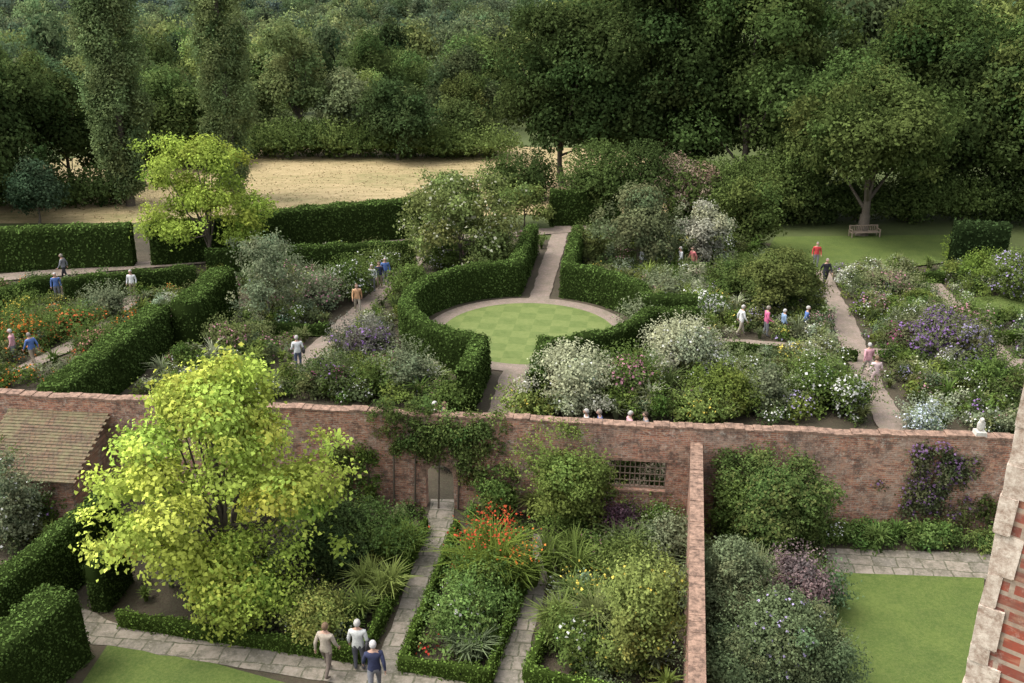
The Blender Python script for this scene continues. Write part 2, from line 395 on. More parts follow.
# ---------------- ground -------------------
xs=np.linspace(-1100,1100,111); ys=np.concatenate([np.linspace(-300,100,17),np.linspace(108,1300,90)])
X,Y=np.meshgrid(xs,ys); Z=terrain(X,Y)
mb=MB(); idx=np.arange(X.size).reshape(X.shape)
mb.add(np.stack([X,Y,Z],-1).reshape(-1,3),np.stack([idx[:-1,:-1],idx[:-1,1:],idx[1:,1:],idx[1:,:-1]],-1).reshape(-1,4),(0,0,0))
mb.obj('ground',mats=[GROUND])
sheet('garden_soil',[(-32,17),(26,15),(34,62),(26,68),(-34,72),(-40,40)],SOIL,z=.005,block=False)
me_poly=[(-52,74),(-22,74.5),(2,77),(14,77.5),(20,84),(12,106),(-12,110),(-34,108),(-50,98)]
sheet('dry_meadow',me_poly,MEADOW,z=.02,block=False)
mb=MB()
for _ in range(9000):
    x=rng.uniform(-55,20); y=rng.uniform(75,109)
    if inpoly(x,y,me_poly): blades(mb,(x,y,0),5,rng.uniform(.05,.12),.03,(.36,.275,.15),1.8)
mb.obj('meadow_grass_tufts')
# ---------------- wall line ---------------
A=np.array([-36.,35.9]); C=np.array([6.4,31.0]); B=np.array([30.,29.3])
def line_s(P0,P1,u,z):
    L=np.linalg.norm(P1-P0); best=min(np.linspace(0,L,2000),key=lambda s:abs(project((*(P0+(P1-P0)*s/L),z))[0]-u)); return best
def prism_obj(name,polys,P0,P1,thick,mat,parent=None,off=0):
    d=norm(P1-P0); nrm=np.array([d[1],-d[0]])
    bm=bmesh.new(); uvl=bm.loops.layers.uv.new('UVMap')
    for poly in polys:
        f=[];bk=[]
        for s,z in poly:
            p=P0+d*s
            a=p+nrm*(thick/2+off); b=p-nrm*(thick/2-off)
            f.append(bm.verts.new((a[0],a[1],z))); bk.append(bm.verts.new((b[0],b[1],z)))
        fs=[(bm.faces.new(f),'f'),(bm.faces.new(bk[::-1]),'f')]
        n=len(poly)
        for i in range(n):
            j=(i+1)%n; fs.append((bm.faces.new((f[j],f[i],bk[i],bk[j])),'s'))
        for fc,t in fs:
            fc.normal_update()
            for l in fc.loops:
                co=l.vert.co; s=(co.x-P0[0])*d[0]+(co.y-P0[1])*d[1]; q=(co.x-P0[0])*nrm[0]+(co.y-P0[1])*nrm[1]
                if t=='f': l[uvl].uv=(s,co.z)
                elif abs(fc.normal.z)>.5: l[uvl].uv=(s,q)
                else: l[uvl].uv=(q,co.z)
    bmesh.ops.recalc_face_normals(bm,faces=bm.faces)
    me=bpy.data.meshes.new(name); bm.to_mesh(me); bm.free(); me.materials.append(mat)
    o=bpy.data.objects.new(name,me); root.objects.link(o)
    if parent: o.parent=parent
    return o
def empty(name,loc=(0,0,0)):
    e=bpy.data.objects.new(name,None); e.location=loc; root.objects.link(e); return e
WH=3.75
wall=empty('brick_garden_wall')
L1=np.linalg.norm(C-A); sd=line_s(A,C,441,1); w0=line_s(A,C,604,1.8); w1=line_s(A,C,666,1.8)
HW=.52; SP=1.30
def wob(s): return WH+.03*math.sin(s*.9)+.02*math.sin(s*2.3)
def topline(a,b):
    return [(b,wob(b))]+[(s,wob(s)) for s in np.arange(b-1,a+.5,-1.)]+[(a,wob(a))]
prism_obj('wall_left',[[(0,0),(sd-HW,0)]+topline(0,sd-HW)],A,C,.4,BRICK,wall)
for k in range(10):
    t0=math.pi*k/10; t1=math.pi*(k+1)/10; a0=sd-HW*math.cos(t0); a1=sd-HW*math.cos(t1)
    prism_obj('wall_over_arch',[[(a0,SP+HW*math.sin(t0)),(a1,SP+HW*math.sin(t1)),(a1,wob(a1)),(a0,wob(a0))]],A,C,.4,BRICK,wall)
prism_obj('wall_middle',[[(sd+HW,0),(w0,0)]+topline(sd+HW,w0)],A,C,.4,BRICK,wall)
prism_obj('wall_under_window',[[(w0,0),(w1,0),(w1,1.24),(w0,1.24)],[(w0,2.40),(w1,2.40),(w1,wob(w1)),(w0,wob(w0))],[(w1,0),(L1+.05,0),(L1+.05,WH),(w1,wob(w1))]],A,C,.4,BRICK,wall)
L2=np.linalg.norm(B-C)
prism_obj('wall_right',[[(0,0),(L2,0)]+[(s,wob(s)-.0) for s in np.arange(L2,0,-1.)]+[(0,WH)]],C,B,.396,BRICK,wall)
def coping(P0,P1,L,nm):
    polys=[]; s=0
    while s<L:
        l=rng.uniform(.22,.42); e=min(L,s+l-.012); z=wob(s)+.01; h=.045+rng.uniform(-.02,.03)
        polys.append([(s,z-.03),(e,z-.03),(e,z+h),(s,z+h)]); s+=l
    prism_obj(nm,polys,P0,P1,.44,COPING,wall)
coping(A,C,L1,'coping_left'); coping(C,B,L2,'coping_right')
ar=[]
for i,t in enumerate(np.linspace(0,math.pi,14)[:-1]):
    t2=t+math.pi/13-.02; r0=HW+.01; r1=HW+.24
    ar.append([(sd-r0*math.cos(t),SP+r0*math.sin(t)),(sd-r0*math.cos(t2),SP+r0*math.sin(t2)),(sd-r1*math.cos(t2),SP+r1*math.sin(t2)),(sd-r1*math.cos(t),SP+r1*math.sin(t))])
prism_obj('door_arch',ar,A,C,.46,COPING,wall)
fr=[[(w0,1.24),(w1,1.24),(w1,1.31),(w0,1.31)],[(w0,2.33),(w1,2.33),(w1,2.40),(w0,2.40)]]
n=12
for i in range(n+1):
    s=w0+.03+(w1-w0-.06)*i/n; fr.append([(s-.018,1.31),(s+.018,1.31),(s+.018,2.33),(s-.018,2.33)])
prism_obj('window_grille_bars',fr,A,C,.06,IRON,wall)
prism_obj('window_grille_rails',[[(w0,z),(w1,z),(w1,z+.03),(w0,z+.03)] for z in (1.55,1.82,2.08)],A,C,.03,IRON,wall,off=.05)
prism_obj('window_lintel',[[(w0-.2,2.41),(w1+.2,2.41),(w1+.2,2.52),(w0-.2,2.52)],[(w0-.1,1.15),(w1+.1,1.15),(w1+.1,1.23),(w0-.1,1.23)]],A,C,.45,COPING,wall)
SEG.append((A,C,.35)); SEG.append((C,B,.35))
D0=np.array([6.45,30.75]); D1=ground(697,683,3.25)[:2]; D2=D0+(D1-D0)*1.6
LD=np.linalg.norm(D2-D0)
dw=empty('brick_dividing_wall')
prism_obj('wall_body',[[(0,0),(LD,0)]+[(s,3.2+.04*math.sin(s*1.3)) for s in np.arange(LD,0,-1.)]+[(0,3.2)]],D0,D2,.34,BRICK,dw)
pp=[];s=0
while s<LD:
    l=rng.uniform(.2,.3); pp.append([(s,3.2),(s+l-.006,3.2),(s+l-.006,3.31+rng.uniform(-.02,.02)),(s,3.31)]); s+=l
prism_obj('coping',pp,D0,D2,.42,COPING,dw)
SEG.append((D0,D2,.3))
sh=empty('garden_shed')
s0=line_s(A,C,18,3); s1=line_s(A,C,106,3)
d=norm(C-A); nr=np.array([d[1],-d[0]])
def wp(s,q,z): p=A+d*s+nr*q; return (p[0],p[1],z)
def quadobj(name,faces,mat,parent):
    bm=bmesh.new(); uvl=bm.loops.layers.uv.new('UVMap')
    for f in faces:
        fc=bm.faces.new([bm.verts.new(p) for p in f])
        for l in fc.loops: l[uvl].uv=(l.vert.co.x,l.vert.co.z)
    me=bpy.data.meshes.new(name); bm.to_mesh(me); bm.free(); me.materials.append(mat)
    o=bpy.data.objects.new(name,me); root.objects.link(o); o.parent=parent; return o
quadobj('shed_walls',[[wp(s0,2.9,0),wp(s1,2.9,0),wp(s1,2.9,1.95),wp(s0,2.9,1.95)],[wp(s1,.22,0),wp(s1,2.9,0),wp(s1,2.9,1.95),wp(s1,.22,3.1)],[wp(s0,.22,0),wp(s0,2.9,0),wp(s0,2.9,1.95),wp(s0,.22,3.1)]],BRICK,sh)
rows=22; fs=[]
for i in range(rows):
    q0=.21+3.0*i/rows; q1=.21+3.0*(i+1)/rows; z0=3.22-1.3*i/rows; z1=3.22-1.3*(i+1)/rows
    ss=np.arange(s0-.2+(.1 if i%2 else 0),s1+.2,.2)
    for sa in ss:
        j=rng.uniform(0,.015); sb=sa+.194
        fs.append([wp(sa,q0,z0),wp(sb,q0,z0),wp(sb,q1,z1+.022+j),wp(sa,q1,z1+.022+j)])
        fs.append([wp(sa,q1,z1+.022+j),wp(sb,q1,z1+.022+j),wp(sb,q1,z1-.004),wp(sa,q1,z1-.004)])
quadobj('shed_roof',fs,TILE,sh)
quadobj('roof_deck',[[wp(s0-.2,.21,3.19),wp(s1+.2,.21,3.19),wp(s1+.2,3.2,1.89),wp(s0-.2,3.2,1.89)]],TILE,sh)
# ---------------- tower corner -----------------
tw=empty('brick_tower')
foot=[(2.38,4.16),(3.3,3.35),(6.0,3.6),(6.4,6.6),(3.9,6.3)]
def tower_faces(pts,z0,z1,name,mat):
    bm=bmesh.new(); uvl=bm.loops.layers.uv.new('UVMap')
    n=len(pts)
    for i in range(n):
        a,b=pts[i],pts[(i+1)%n]; L=math.dist(a,b)
        f=bm.faces.new([bm.verts.new(p) for p in ((a[0],a[1],z0),(b[0],b[1],z0),(b[0],b[1],z1),(a[0],a[1],z1))])
        for l,uv in zip(f.loops,((0,z0),(L,z0),(L,z1),(0,z1))): l[uvl].uv=uv
    f=bm.faces.new([bm.verts.new((p[0],p[1],z1)) for p in pts])
    me=bpy.data.meshes.new(name); bm.to_mesh(me); bm.free(); me.materials.append(mat)
    o=bpy.data.objects.new(name,me); root.objects.link(o); o.parent=tw
tower_faces(foot,0,21,'tower_walls',BRICKN)
z=8.0; i=0; e1=norm(np.array(foot[1])-foot[0]); e2=norm(np.array(foot[4])-foot[0]); p=np.array(foot[0])
while z<20.9:
    hh=.10+.14*rng.uniform(); wd=(.10 if i%2 else .14)+rng.uniform(-.025,.03)
    o_=p-(e1+e2)*(.006+rng.uniform(0,.012))
    q=[o_,o_+e1*wd,o_+e1*wd+e2*.15,o_+e2*.25]
    bm=bmesh.new(); vs=[bm.verts.new((*(a+rng.normal(0,.004,2)),zz)) for zz in (z+.001,z+hh-.001) for a in q]
    for a in range(4): bm.faces.new((vs[a],vs[(a+1)%4],vs[4+(a+1)%4],vs[4+a]))
    bm.faces.new(vs[4:]); bm.faces.new(vs[:4][::-1]); bmesh.ops.bevel(bm,geom=bm.edges[:],offset=.006,segments=2)
    me=bpy.data.meshes.new('quoin'); bm.to_mesh(me); bm.free(); me.materials.append(STONE)
    o=bpy.data.objects.new('quoin',me); root.objects.link(o); o.parent=tw
    z+=hh; i+=1
# ---------------- foreground paths and lawns -----------------
sheet('lawn',G((78,690),(108,645),(215,664),(345,700),(300,760),(60,760)),LAWN)
strip('stone_path',[ground(60,614),ground(105,634),ground(235,655),ground(400,682),ground(560,712)],1.0,FLAG)
strip('stone_path',[ground(383,690),ground(410,620),ground(440,520),(*(A+d*sd+nr*-.4),0)],.95,FLAG)
strip('stone_path',[ground(505,700),ground(522,625),ground(540,570),ground(545,535)],.8,FLAG)
sheet('stone_terrace',G((826,549),(1040,556),(1040,583),(826,573)),FLAG)
sheet('lawn',G((836,573.5),(984,579),(975,760),(838,760)),LAWN)
sheet('lawn',G((986,583.5),(1100,585),(1100,760),(980,760)),LAWN)
# ---------------- rose garden paths --------------
RC=np.array([0.9,50.4])
gax=norm(np.array([.135,1.0])); gx=np.array([gax[1],-gax[0]])
def arc(r,a0,a1,n=30):
    return [np.array([*(RC+gax*r*math.cos(math.radians(a))+gx*r*math.sin(math.radians(a))),0]) for a in np.linspace(a0,a1,n)]
sheet('rondel_paving',arc(5.7,0,354,60),BRICKPATH,block=False)
sheet('rondel_lawn',arc(4.75,0,354,60),STRIPED,block=False)
CIRC.append((RC,7.2))
far=ground(563,225); strip('brick_path',[np.array([*(RC+gax*5.0),0]),far],1.2,BRICKPATH)
strip('brick_path',[np.array([*(RC-gax*5.0),0]),np.array([*(RC-gax*14.0),0])],1.2,BRICKPATH)
strip('brick_path',G((896,432),(870,388),(845,325),(820,275),(812,258)),1.3,BRICKPATH)
strip('brick_path',G((1040,400),(975,330),(925,278)),1.2,BRICKPATH)
strip('brick_path',G((295,372),(345,325),(392,284),(420,258)),1.2,BRICKPATH)
strip('brick_path',[RC+gx*5.2,RC+gx*15+gax*-.5,RC+gx*30-gax*1.5],1.1,BRICKPATH)
strip('brick_path',G((590,268),(700,270),(815,277)),1.2,BRICKPATH)
strip('brick_path',G((-60,284),(120,268),(300,253),(405,243),(560,231),(640,226)),1.6,BRICKPATH)
PO=5.3; strip('stone_path',[A-nr*PO,C-nr*PO,B-nr*PO],1.2,FLAG)
strip('brick_path',G((20,372),(95,335),(150,285)),1.0,BRICKPATH)
sheet('lawn',G((225,339),(232,326),(330,327),(335,337)),LAWN)
sheet('lawn',G((760,265),(775,238),(950,236),(960,262),(910,268),(800,272)),LAWN)
sheet('lawn',G((960,300),(1060,292),(1080,320),(990,322)),LAWN)
# ---------------- hedges --------------------------
YEW=(.045,.078,.024); YEWT=(.054,.09,.027); BOX=(.085,.14,.034)
hh=2.1
rr=6.55
lh=arc(rr,-14,-166,44)
hedge('yew_hedge',[lh[0]+np.array([*(gax*9.0),0])]+lh+[lh[-1]-np.array([*(gax*4.4),0])],hh,1.6,YEWT)
r1=arc(rr,14,80,22); hedge('yew_hedge',[r1[0]+np.array([*(gax*9.0),0])]+r1+[r1[-1]+np.array([*(gx*2.6),0])],hh,1.5,YEWT)
r2=arc(rr,100,166,22); hedge('yew_hedge',[r2[0]+np.array([*(gx*2.6),0])]+r2+[r2[-1]-np.array([*(gax*4.4),0])],hh,1.5,YEWT)
hedge('yew_hedge',[ground(50,388,2.2),ground(158,305,2.2)],2.2,2.7,YEWT)
hedge('yew_hedge',[ground(183,302,2.5),ground(222,268,2.5)],2.5,2.9,YEWT)
hedge('yew_hedge',[ground(-40,308,1.3),ground(35,280,1.3),ground(52,277,1.3)],1.4,1.3,YEWT)
hedge('yew_hedge',[ground(62,278,1.5),ground(195,266,1.5)],1.5,1.2,YEWT)
hedge('yew_hedge',[ground(-90,232,2.8),ground(130,224,2.8)],2.8,2.2,YEWT,.17,60)
hedge('yew_hedge',[ground(148,226,2.6),ground(225,218,2.8),ground(300,208,2.8),ground(425,198,2.8),ground(480,193,2.8)],2.8,2.8,YEWT,.17,60)
hedge('yew_hedge',[ground(205,248,2.0),ground(415,240,2.0)],1.9,1.3,YEWT,.15,70)
hedge('yew_hedge',[ground(550,192,2.6),ground(622,191,2.6)],2.7,1.6,YEWT,.17,60)
hedge('yew_hedge',[ground(956,222,3),ground(1010,225,3)],3,2.6,(.035,.06,.025),.17,60)
hedge('box_hedge',[RC+gx*9.6+gax*-1.8,RC+gx*17+gax*-2.0],.6,.5,YEWT)
hedge('box_hedge',[ground(985,331,.7),ground(1060,333,.7)],.7,.8,BOX)
hedge('box_hedge',[ground(205,322,.7),ground(330,324,.7)],.7,.6,YEWT)
hedge('box_hedge',[ground(905,272,.7),ground(945,273,.7)],.7,.6,YEWT)
hedge('yew_hedge',[ground(-70,695,2.3),ground(60,588,2.3)],2.3,2.5,YEWT,.08,250)
hedge('yew_hedge',[ground(-15,590,2.2),ground(108,487,2.2)],2.2,1.5,YEWT,.08,250)
hedge('yew_hedge',[ground(92,566,1.7),ground(118,536,1.7)],1.7,1.1,YEWT,.08,250)
def edging(pts): hedge('box_hedge',pts,.5,.42,BOX,.07,350,.05)
edging([ground(118,614,.42),ground(240,633,.42),ground(362,651,.42),ground(400,575,.42),ground(426,520,.42)])
edging([ground(457,522,.42),ground(430,590,.42),ground(402,658,.42),ground(488,672,.42),ground(512,608,.42),ground(532,560,.42)])
edging([ground(680,700,.42),ground(600,685,.42),ground(528,668,.42),ground(545,630,.42)])
# ---------------- woodland ------------------
WCOL=[(.075,.115,.042),(.10,.142,.052),(.048,.076,.034),(.13,.165,.072),(.08,.108,.056),(.15,.19,.068),(.058,.094,.05)]
near=[];farm=[]
SHP=['round','round','cone','round','dome','round','cone']
for i,c in enumerate(WCOL):
    mb=MB(); tree_mesh(mb,11+1.2*(i%3),(4.8,4.2,3.6,5.2,5.0,4.5,3.2)[i],c,leaf=.42,cov=.95,nl=20,cb=.1,lr=(.28,.46),sprig=.5,shape=SHP[i]); near.append(mb.mesh('wood_tree_mesh',[LEAFW,BARK]))
def hazy(c,k): return tuple(np.array(c)*(1-k)*1.08+np.array((.12,.155,.155))*k)  # distance haze painted into the leaf colour of farther trees
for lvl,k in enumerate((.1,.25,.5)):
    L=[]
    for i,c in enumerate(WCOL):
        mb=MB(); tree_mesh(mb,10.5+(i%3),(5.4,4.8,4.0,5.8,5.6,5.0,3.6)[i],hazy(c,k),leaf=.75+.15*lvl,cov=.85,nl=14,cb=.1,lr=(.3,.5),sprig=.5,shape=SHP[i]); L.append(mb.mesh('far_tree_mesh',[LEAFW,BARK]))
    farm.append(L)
wl=empty('distant_woodland')
y=113.0; cnt=0
while y<620:
    sp=5.8+y*.0065; x=-.58*y-20
    while x<.58*y+20:
        px=x+rng.normal(0,sp*.3); py=y+rng.normal(0,sp*.3); x+=sp*rng.uniform(.85,1.35)*(1.45 if px>10 else 1)
        if py<114 and -36<px<14: continue
        if px>10 and py>330 : continue
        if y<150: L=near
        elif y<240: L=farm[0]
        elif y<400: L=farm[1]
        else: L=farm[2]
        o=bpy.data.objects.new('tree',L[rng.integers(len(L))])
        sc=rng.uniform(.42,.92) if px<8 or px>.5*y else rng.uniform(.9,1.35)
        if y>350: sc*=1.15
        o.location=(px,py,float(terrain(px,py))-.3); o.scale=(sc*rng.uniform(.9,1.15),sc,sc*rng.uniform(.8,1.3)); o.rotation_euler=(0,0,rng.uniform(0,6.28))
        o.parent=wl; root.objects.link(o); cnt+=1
    y+=sp*.95
print('woodland',cnt)
sw=empty('boundary_trees')
for sx in (-1,1):
    for k in range(40):
        px=sx*rng.uniform(50,90); py=rng.uniform(20,108)
        o=bpy.data.objects.new('tree',near[rng.integers(len(near))]); sc=rng.uniform(.8,1.3)
        o.location=(px,py,-.2); o.scale=(sc,sc,sc); o.rotation_euler=(0,0,rng.uniform(0,6.28)); o.parent=sw; root.objects.link(o)
DK=(.048,.075,.028); DK2=(.06,.092,.032); MID=(.08,.118,.04); LT=(.115,.16,.055)
kw=dict(leaf=.33,cov=1.1)
tree('oak_tree',862,236,58,168,(.075,.105,.036),leaf=.28,cov=1.1,nl=50,cb=.14,trunk=.42,lr=(.18,.34))
tree('oak_tree',562,186,8,135,DK,nl=46,cb=.03,**kw)
tree('oak_tree',665,190,-30,150,DK,nl=54,cb=.04,**kw)
tree('oak_tree',742,200,-45,150,DK2,nl=50,cb=.04,**kw)
tree('oak_tree',628,176,70,90,DK2,nl=28,cb=.0,**kw)
tree('oak_tree',700,186,60,90,DK2,nl=28,cb=.0,**kw)
tree('oak_tree',800,200,10,120,MID,nl=34,cb=.05,**kw)
tree('oak_tree',905,195,-10,140,DK2,nl=34,cb=.05,**kw)
tree('oak_tree',985,212,40,140,DK,nl=40,cb=.03,**kw)
tree('oak_tree',1040,222,10,150,DK2,nl=40,cb=.03,**kw)
tree('oak_tree',950,200,0,110,MID,nl=30,cb=.03,**kw)
tree('beech_tree',398,160,76,75,(.05,.08,.034),leaf=.3,cov=1.1,nl=30,cb=.0)
tree('ash_tree',300,150,22,72,(.14,.18,.08),nl=26,cb=.05,**kw)
tree('ash_tree',263,150,84,56,(.12,.16,.068),nl=22,cb=.0,**kw)
tree('oak_tree',165,165,72,80,(.09,.135,.048),nl=30,cb=.0,**kw)
tree('oak_tree',462,152,102,66,(.08,.11,.042),nl=22,cb=.0,**kw)
tree('ash_tree',348,150,68,60,(.155,.195,.11),nl=22,cb=.0,**kw)
tree('oak_tree',15,205,50,110,DK,nl=40,cb=.0,**kw)
tree('oak_tree',-30,215,40,130,DK,nl=40,cb=.0,**kw)
tree('oak_tree',72,190,72,80,DK,nl=30,cb=.0,**kw)
tree('holly_tree',40,224,162,66,(.065,.105,.065),leaf=.22,cov=1.1,nl=24,cb=.0,shape='cone')
tree('oak_tree',100,185,110,60,DK2,nl=20,cb=.0,**kw)
tree('oak_tree',190,168,100,60,DK2,nl=20,cb=.0,**kw)
tree('oak_tree',215,165,110,50,DK2,nl=16,cb=.0,**kw)
tree('cypress_tree',275,155,126,22,(.055,.09,.035),leaf=.2,nl=14,cb=0,shape='cone')
tree('cypress_tree',343,150,118,18,(.055,.09,.035),leaf=.2,nl=14,cb=0,shape='cone')
u=130
while u<510:
    shrub('hedgerow_bush',u,157 if u>240 else 166,rng.uniform(126,144),rng.uniform(26,50),[DK2,MID,LT,DK][rng.integers(4)],leaf=.3,nl=10); u+=rng.uniform(14,30)
for u in range(-20,130,26):
    shrub('hedgerow_bush',u+rng.uniform(-6,6),205,182+rng.uniform(-8,8),44,[DK,DK2,MID][rng.integers(3)],leaf=.28,nl=10)
for u,vt,w in ((505,165,40),(530,158,40),(600,150,70),(640,150,60),(735,168,70),(775,160,70),(815,175,60),(905,190,60),(690,170,70),(920,178,60),(855,190,60),(960,185,60),(1000,180,70)):
    shrub('understory_bush',u,200 if u<560 else 222,vt,w,[DK,DK2,MID][rng.integers(3)],leaf=.24,nl=14)
def poplar(u,vb,h,r,col):
    b=ground(u,vb); mb=MB()
    tube(mb,[(0,0,-.2),(0,0,h*.5),(0,0,h*.95)],[.4,.24,.05])
    for i in range(220):
        t=(i+rng.uniform())/220; z=1.2+t*(h-1.5)
        R=r*min(1,.4+t*2.4)*(1-t**4)**.8*(1+.12*math.sin(z*1.7))
        a=rng.uniform(0,6.28); q=R*rng.uniform(.35,.9); l=r*rng.uniform(.18,.32)*(1.0 if t<.85 else .6)
        c=np.array([math.cos(a)*q,math.sin(a)*q,z]); lobe(mb,c,(l*.7,l*.7,l*2.1),.21,col,.85,.6,.16,up=.5)
    mb.obj('poplar_tree',b)
poplar(131,206,25,2.6,(.155,.21,.10)); poplar(236,200,24,2.3,(.16,.215,.10))
# ---------------- feature trees -------------
GOLD=(.33,.415,.095)
tree('golden_catalpa_tree',228,590,364,226,GOLD,leaf=.15,cov=1.1,nl=84,cb=.0,trunk=.2,lr=(.14,.25),var=.19,aspect=.75,flat=.38,irr=.09,sprig=.5,shape='dome',core=.05)
shrub('golden_catalpa_low_branches',250,628,545,105,(.27,.36,.08),leaf=.14,nl=16,cov=1.0)  # low branches of the golden tree, added as a separate leafy clump
tree('golden_robinia_tree',208,268,142,132,(.23,.31,.065),leaf=.2,cov=.95,nl=46,cb=.10,trunk=.16,lr=(.15,.27),flat=.5,irr=.2,sprig=.6)
tree('magnolia_tree',462,270,176,112,(.16,.205,.08),leaf=.2,cov=.9,nl=36,cb=.1,trunk=.12,flower=(.5,.5,.35),ff=.04,lr=(.17,.3),flat=.6,sprig=.6)
tree('shrub_tree',524,228,182,50,(.13,.175,.06),leaf=.22,nl=16,cb=.05)
tree('olive_tree',270,322,228,78,(.15,.185,.125),leaf=.15,cov=.7,nl=28,cb=.12,trunk=.08,lr=(.16,.3),sprig=.7)
tree('hawthorn_tree',638,268,190,80,(.125,.15,.085),leaf=.19,nl=26,cb=.08,trunk=.12)
tree('silver_pear_tree',702,264,200,52,(.27,.28,.21),leaf=.17,nl=20,cb=.05,trunk=.1)
tree('smoke_tree',684,222,156,66,(.24,.185,.13),leaf=.2,cov=.9,nl=24,cb=.1,trunk=.1)
tree('hornbeam_tree',745,252,180,70,(.08,.12,.04),leaf=.22,nl=22,cb=.0)
tree('medlar_tree',779,318,248,80,(.115,.145,.052),leaf=.14,cov=1.2,nl=34,cb=.03,trunk=.1,irr=.1,var=.12)
# ---------------- shrubs -----------------------
S=shrub
silver=(.31,.335,.25); sage=(.15,.18,.12); gr=(.085,.13,.04); lg=(.16,.21,.07); dk=(.05,.075,.03); prp=(.11,.065,.08)
for a in [
 ('silver_shrub',570,412,350,80,silver,WHT,.01),('silver_shrub',678,378,322,74,silver,WHT,.03),('white_rose_bush',716,380,346,60,(.14,.18,.09),WHT,.5),
 ('pink_rose_bush',628,398,352,60,gr,PNK,.12),('rose_bush',530,418,388,60,lg,YEL,.03),('rose_bush',600,400,362,50,sage,WHT,.06),
 ('grey_shrub',405,392,347,50,sage,None,0),('purple_shrub',362,356,322,58,(.13,.13,.10),PUR,.12),('rose_bush',440,270,244,40,gr,WHT,.06),
 ('purple_aster',935,362,312,70,(.12,.14,.08),PUR,.3),('purple_aster',965,372,325,60,(.12,.14,.08),LIL,.22),('purple_aster',905,350,322,46,(.10,.12,.07),MAG,.25),('rose_bush',920,432,402,50,(.2,.24,.19),(.6,.65,.72),.25),
 ('white_rose_bush',850,418,374,42,gr,WHT,.3),('rose_bush',990,395,358,55,gr,None,0),('rose_bush',1010,300,255,50,LT,LIL,.1),
 ('bright_shrub',965,260,236,36,(.16,.235,.05),None,0),('bright_shrub',985,285,256,46,(.14,.21,.05),None,0),('rose_bush',890,296,270,50,(.17,.19,.11),PNK,.12),
 ('white_flower_bush',708,318,290,36,gr,WHT,.5),('rose_bush',690,345,320,40,gr,PNK,.08),('rose_bush',722,412,372,60,(.11,.15,.04),None,0),
 ('rose_bush',765,410,372,50,sage,None,0),('rose_bush',810,405,362,60,gr,WHT,.06),('rose_bush',640,332,305,40,sage,None,0),
 ('rose_bush',700,420,395,55,(.15,.21,.07),YEL,.05),('rose_bush',108,318,290,48,sage,None,0),('rose_bush',385,275,250,50,LT,WHT,.08),('rose_bush',410,300,270,40,gr,None,0),
 ('rose_bush',320,310,275,60,sage,PNK,.05),('rose_bush',350,300,262,50,gr,WHT,.06),('rose_bush',235,350,322,50,(.11,.14,.06),PNK,.08),
 ('dahlia_bush',25,345,318,60,gr,ORG,.22),('dahlia_bush',75,335,310,50,gr,(.58,.16,.06),.18),('dahlia_bush',100,352,330,50,gr,(.55,.28,.22),.2),('dahlia_bush',20,318,300,50,gr,YEL,.2),
 ('rose_bush',330,392,362,60,(.07,.10,.04),PUR,.05),('rose_bush',375,395,365,50,gr,None,0),('rose_bush',820,365,340,40,(.15,.18,.1),WHT,.08),
 ('rose_bush',735,300,262,60,MID,None,0),('rose_bush',760,285,255,40,(.08,.11,.04),None,0),('rose_bush',665,300,275,50,sage,None,0),('rose_bush',960,330,300,50,gr,PNK,.12),
 ('rose_bush',500,275,238,44,(.09,.12,.045),None,0),('rose_bush',590,262,225,34,(.1,.13,.05),None,0),('rose_bush',450,415,385,40,gr,None,0),
 ('wall_shrub',556,530,428,90,(.14,.185,.055),None,0),('wall_shrub',592,540,450,40,(.12,.16,.05),None,0),('wall_shrub',500,520,470,44,(.085,.13,.04),None,0),
 ('dark_berberis',618,540,508,44,prp,None,.0),('leafy_perennial',468,640,590,80,(.12,.195,.065),WHT,.01),('leafy_perennial',478,610,565,60,(.095,.16,.05),None,0),
 ('yellow_shrub',636,668,562,92,(.19,.235,.08),YEL,.01),('rose_bush',575,665,620,50,gr,WHT,.03),('rose_bush',665,560,520,50,sage,None,0),('rose_bush',625,590,548,66,(.10,.14,.045),None,0),
 ('rose_bush',655,610,560,60,(.12,.155,.06),None,0),
 ('wall_shrub',768,545,455,105,(.085,.13,.045),(.15,.18,.07),.1),('wall_shrub',735,540,480,60,(.09,.135,.04),None,0),('wall_shrub',805,545,490,50,(.08,.12,.04),None,0),
 ('sage_shrub',725,640,548,90,(.12,.155,.095),None,0),('sage_shrub',765,690,600,120,(.11,.15,.085),LIL,.01),('sage_shrub',815,700,630,80,(.105,.14,.08),None,0),
 ('purple_smoke_bush',795,618,556,66,(.17,.125,.12),None,0),('mint_shrub',828,612,570,34,(.11,.175,.10),None,0),('sage_shrub',720,720,640,90,(.115,.15,.085),None,0),
 ('hosta',318,642,595,60,(.24,.28,.09),None,0),('leafy_perennial',372,555,518,90,(.08,.135,.045),None,0),('dark_shrub',345,545,500,60,(.055,.085,.035),None,0),
 ('dark_shrub',335,575,530,60,(.06,.095,.04),None,.0),('rose_bush',18,545,455,60,sage,WHT,.02),('rose_bush',-10,520,440,70,gr,PNK,.03),('rose_bush',55,520,490,40,gr,PUR,.04),
 ('leafy_perennial',650,535,510,60,gr,None,0),('rose_bush',590,560,535,44,(.10,.15,.05),PNK,.03)]:
    fg=a[2]>430; sg=a[0]=='sage_shrub'
    S(a[0],a[1],a[2],a[3],a[4],a[5],a[6],a[7],leaf=.085 if sg else (.105 if fg else .13),nl=17 if sg else 15,cov=1.05)
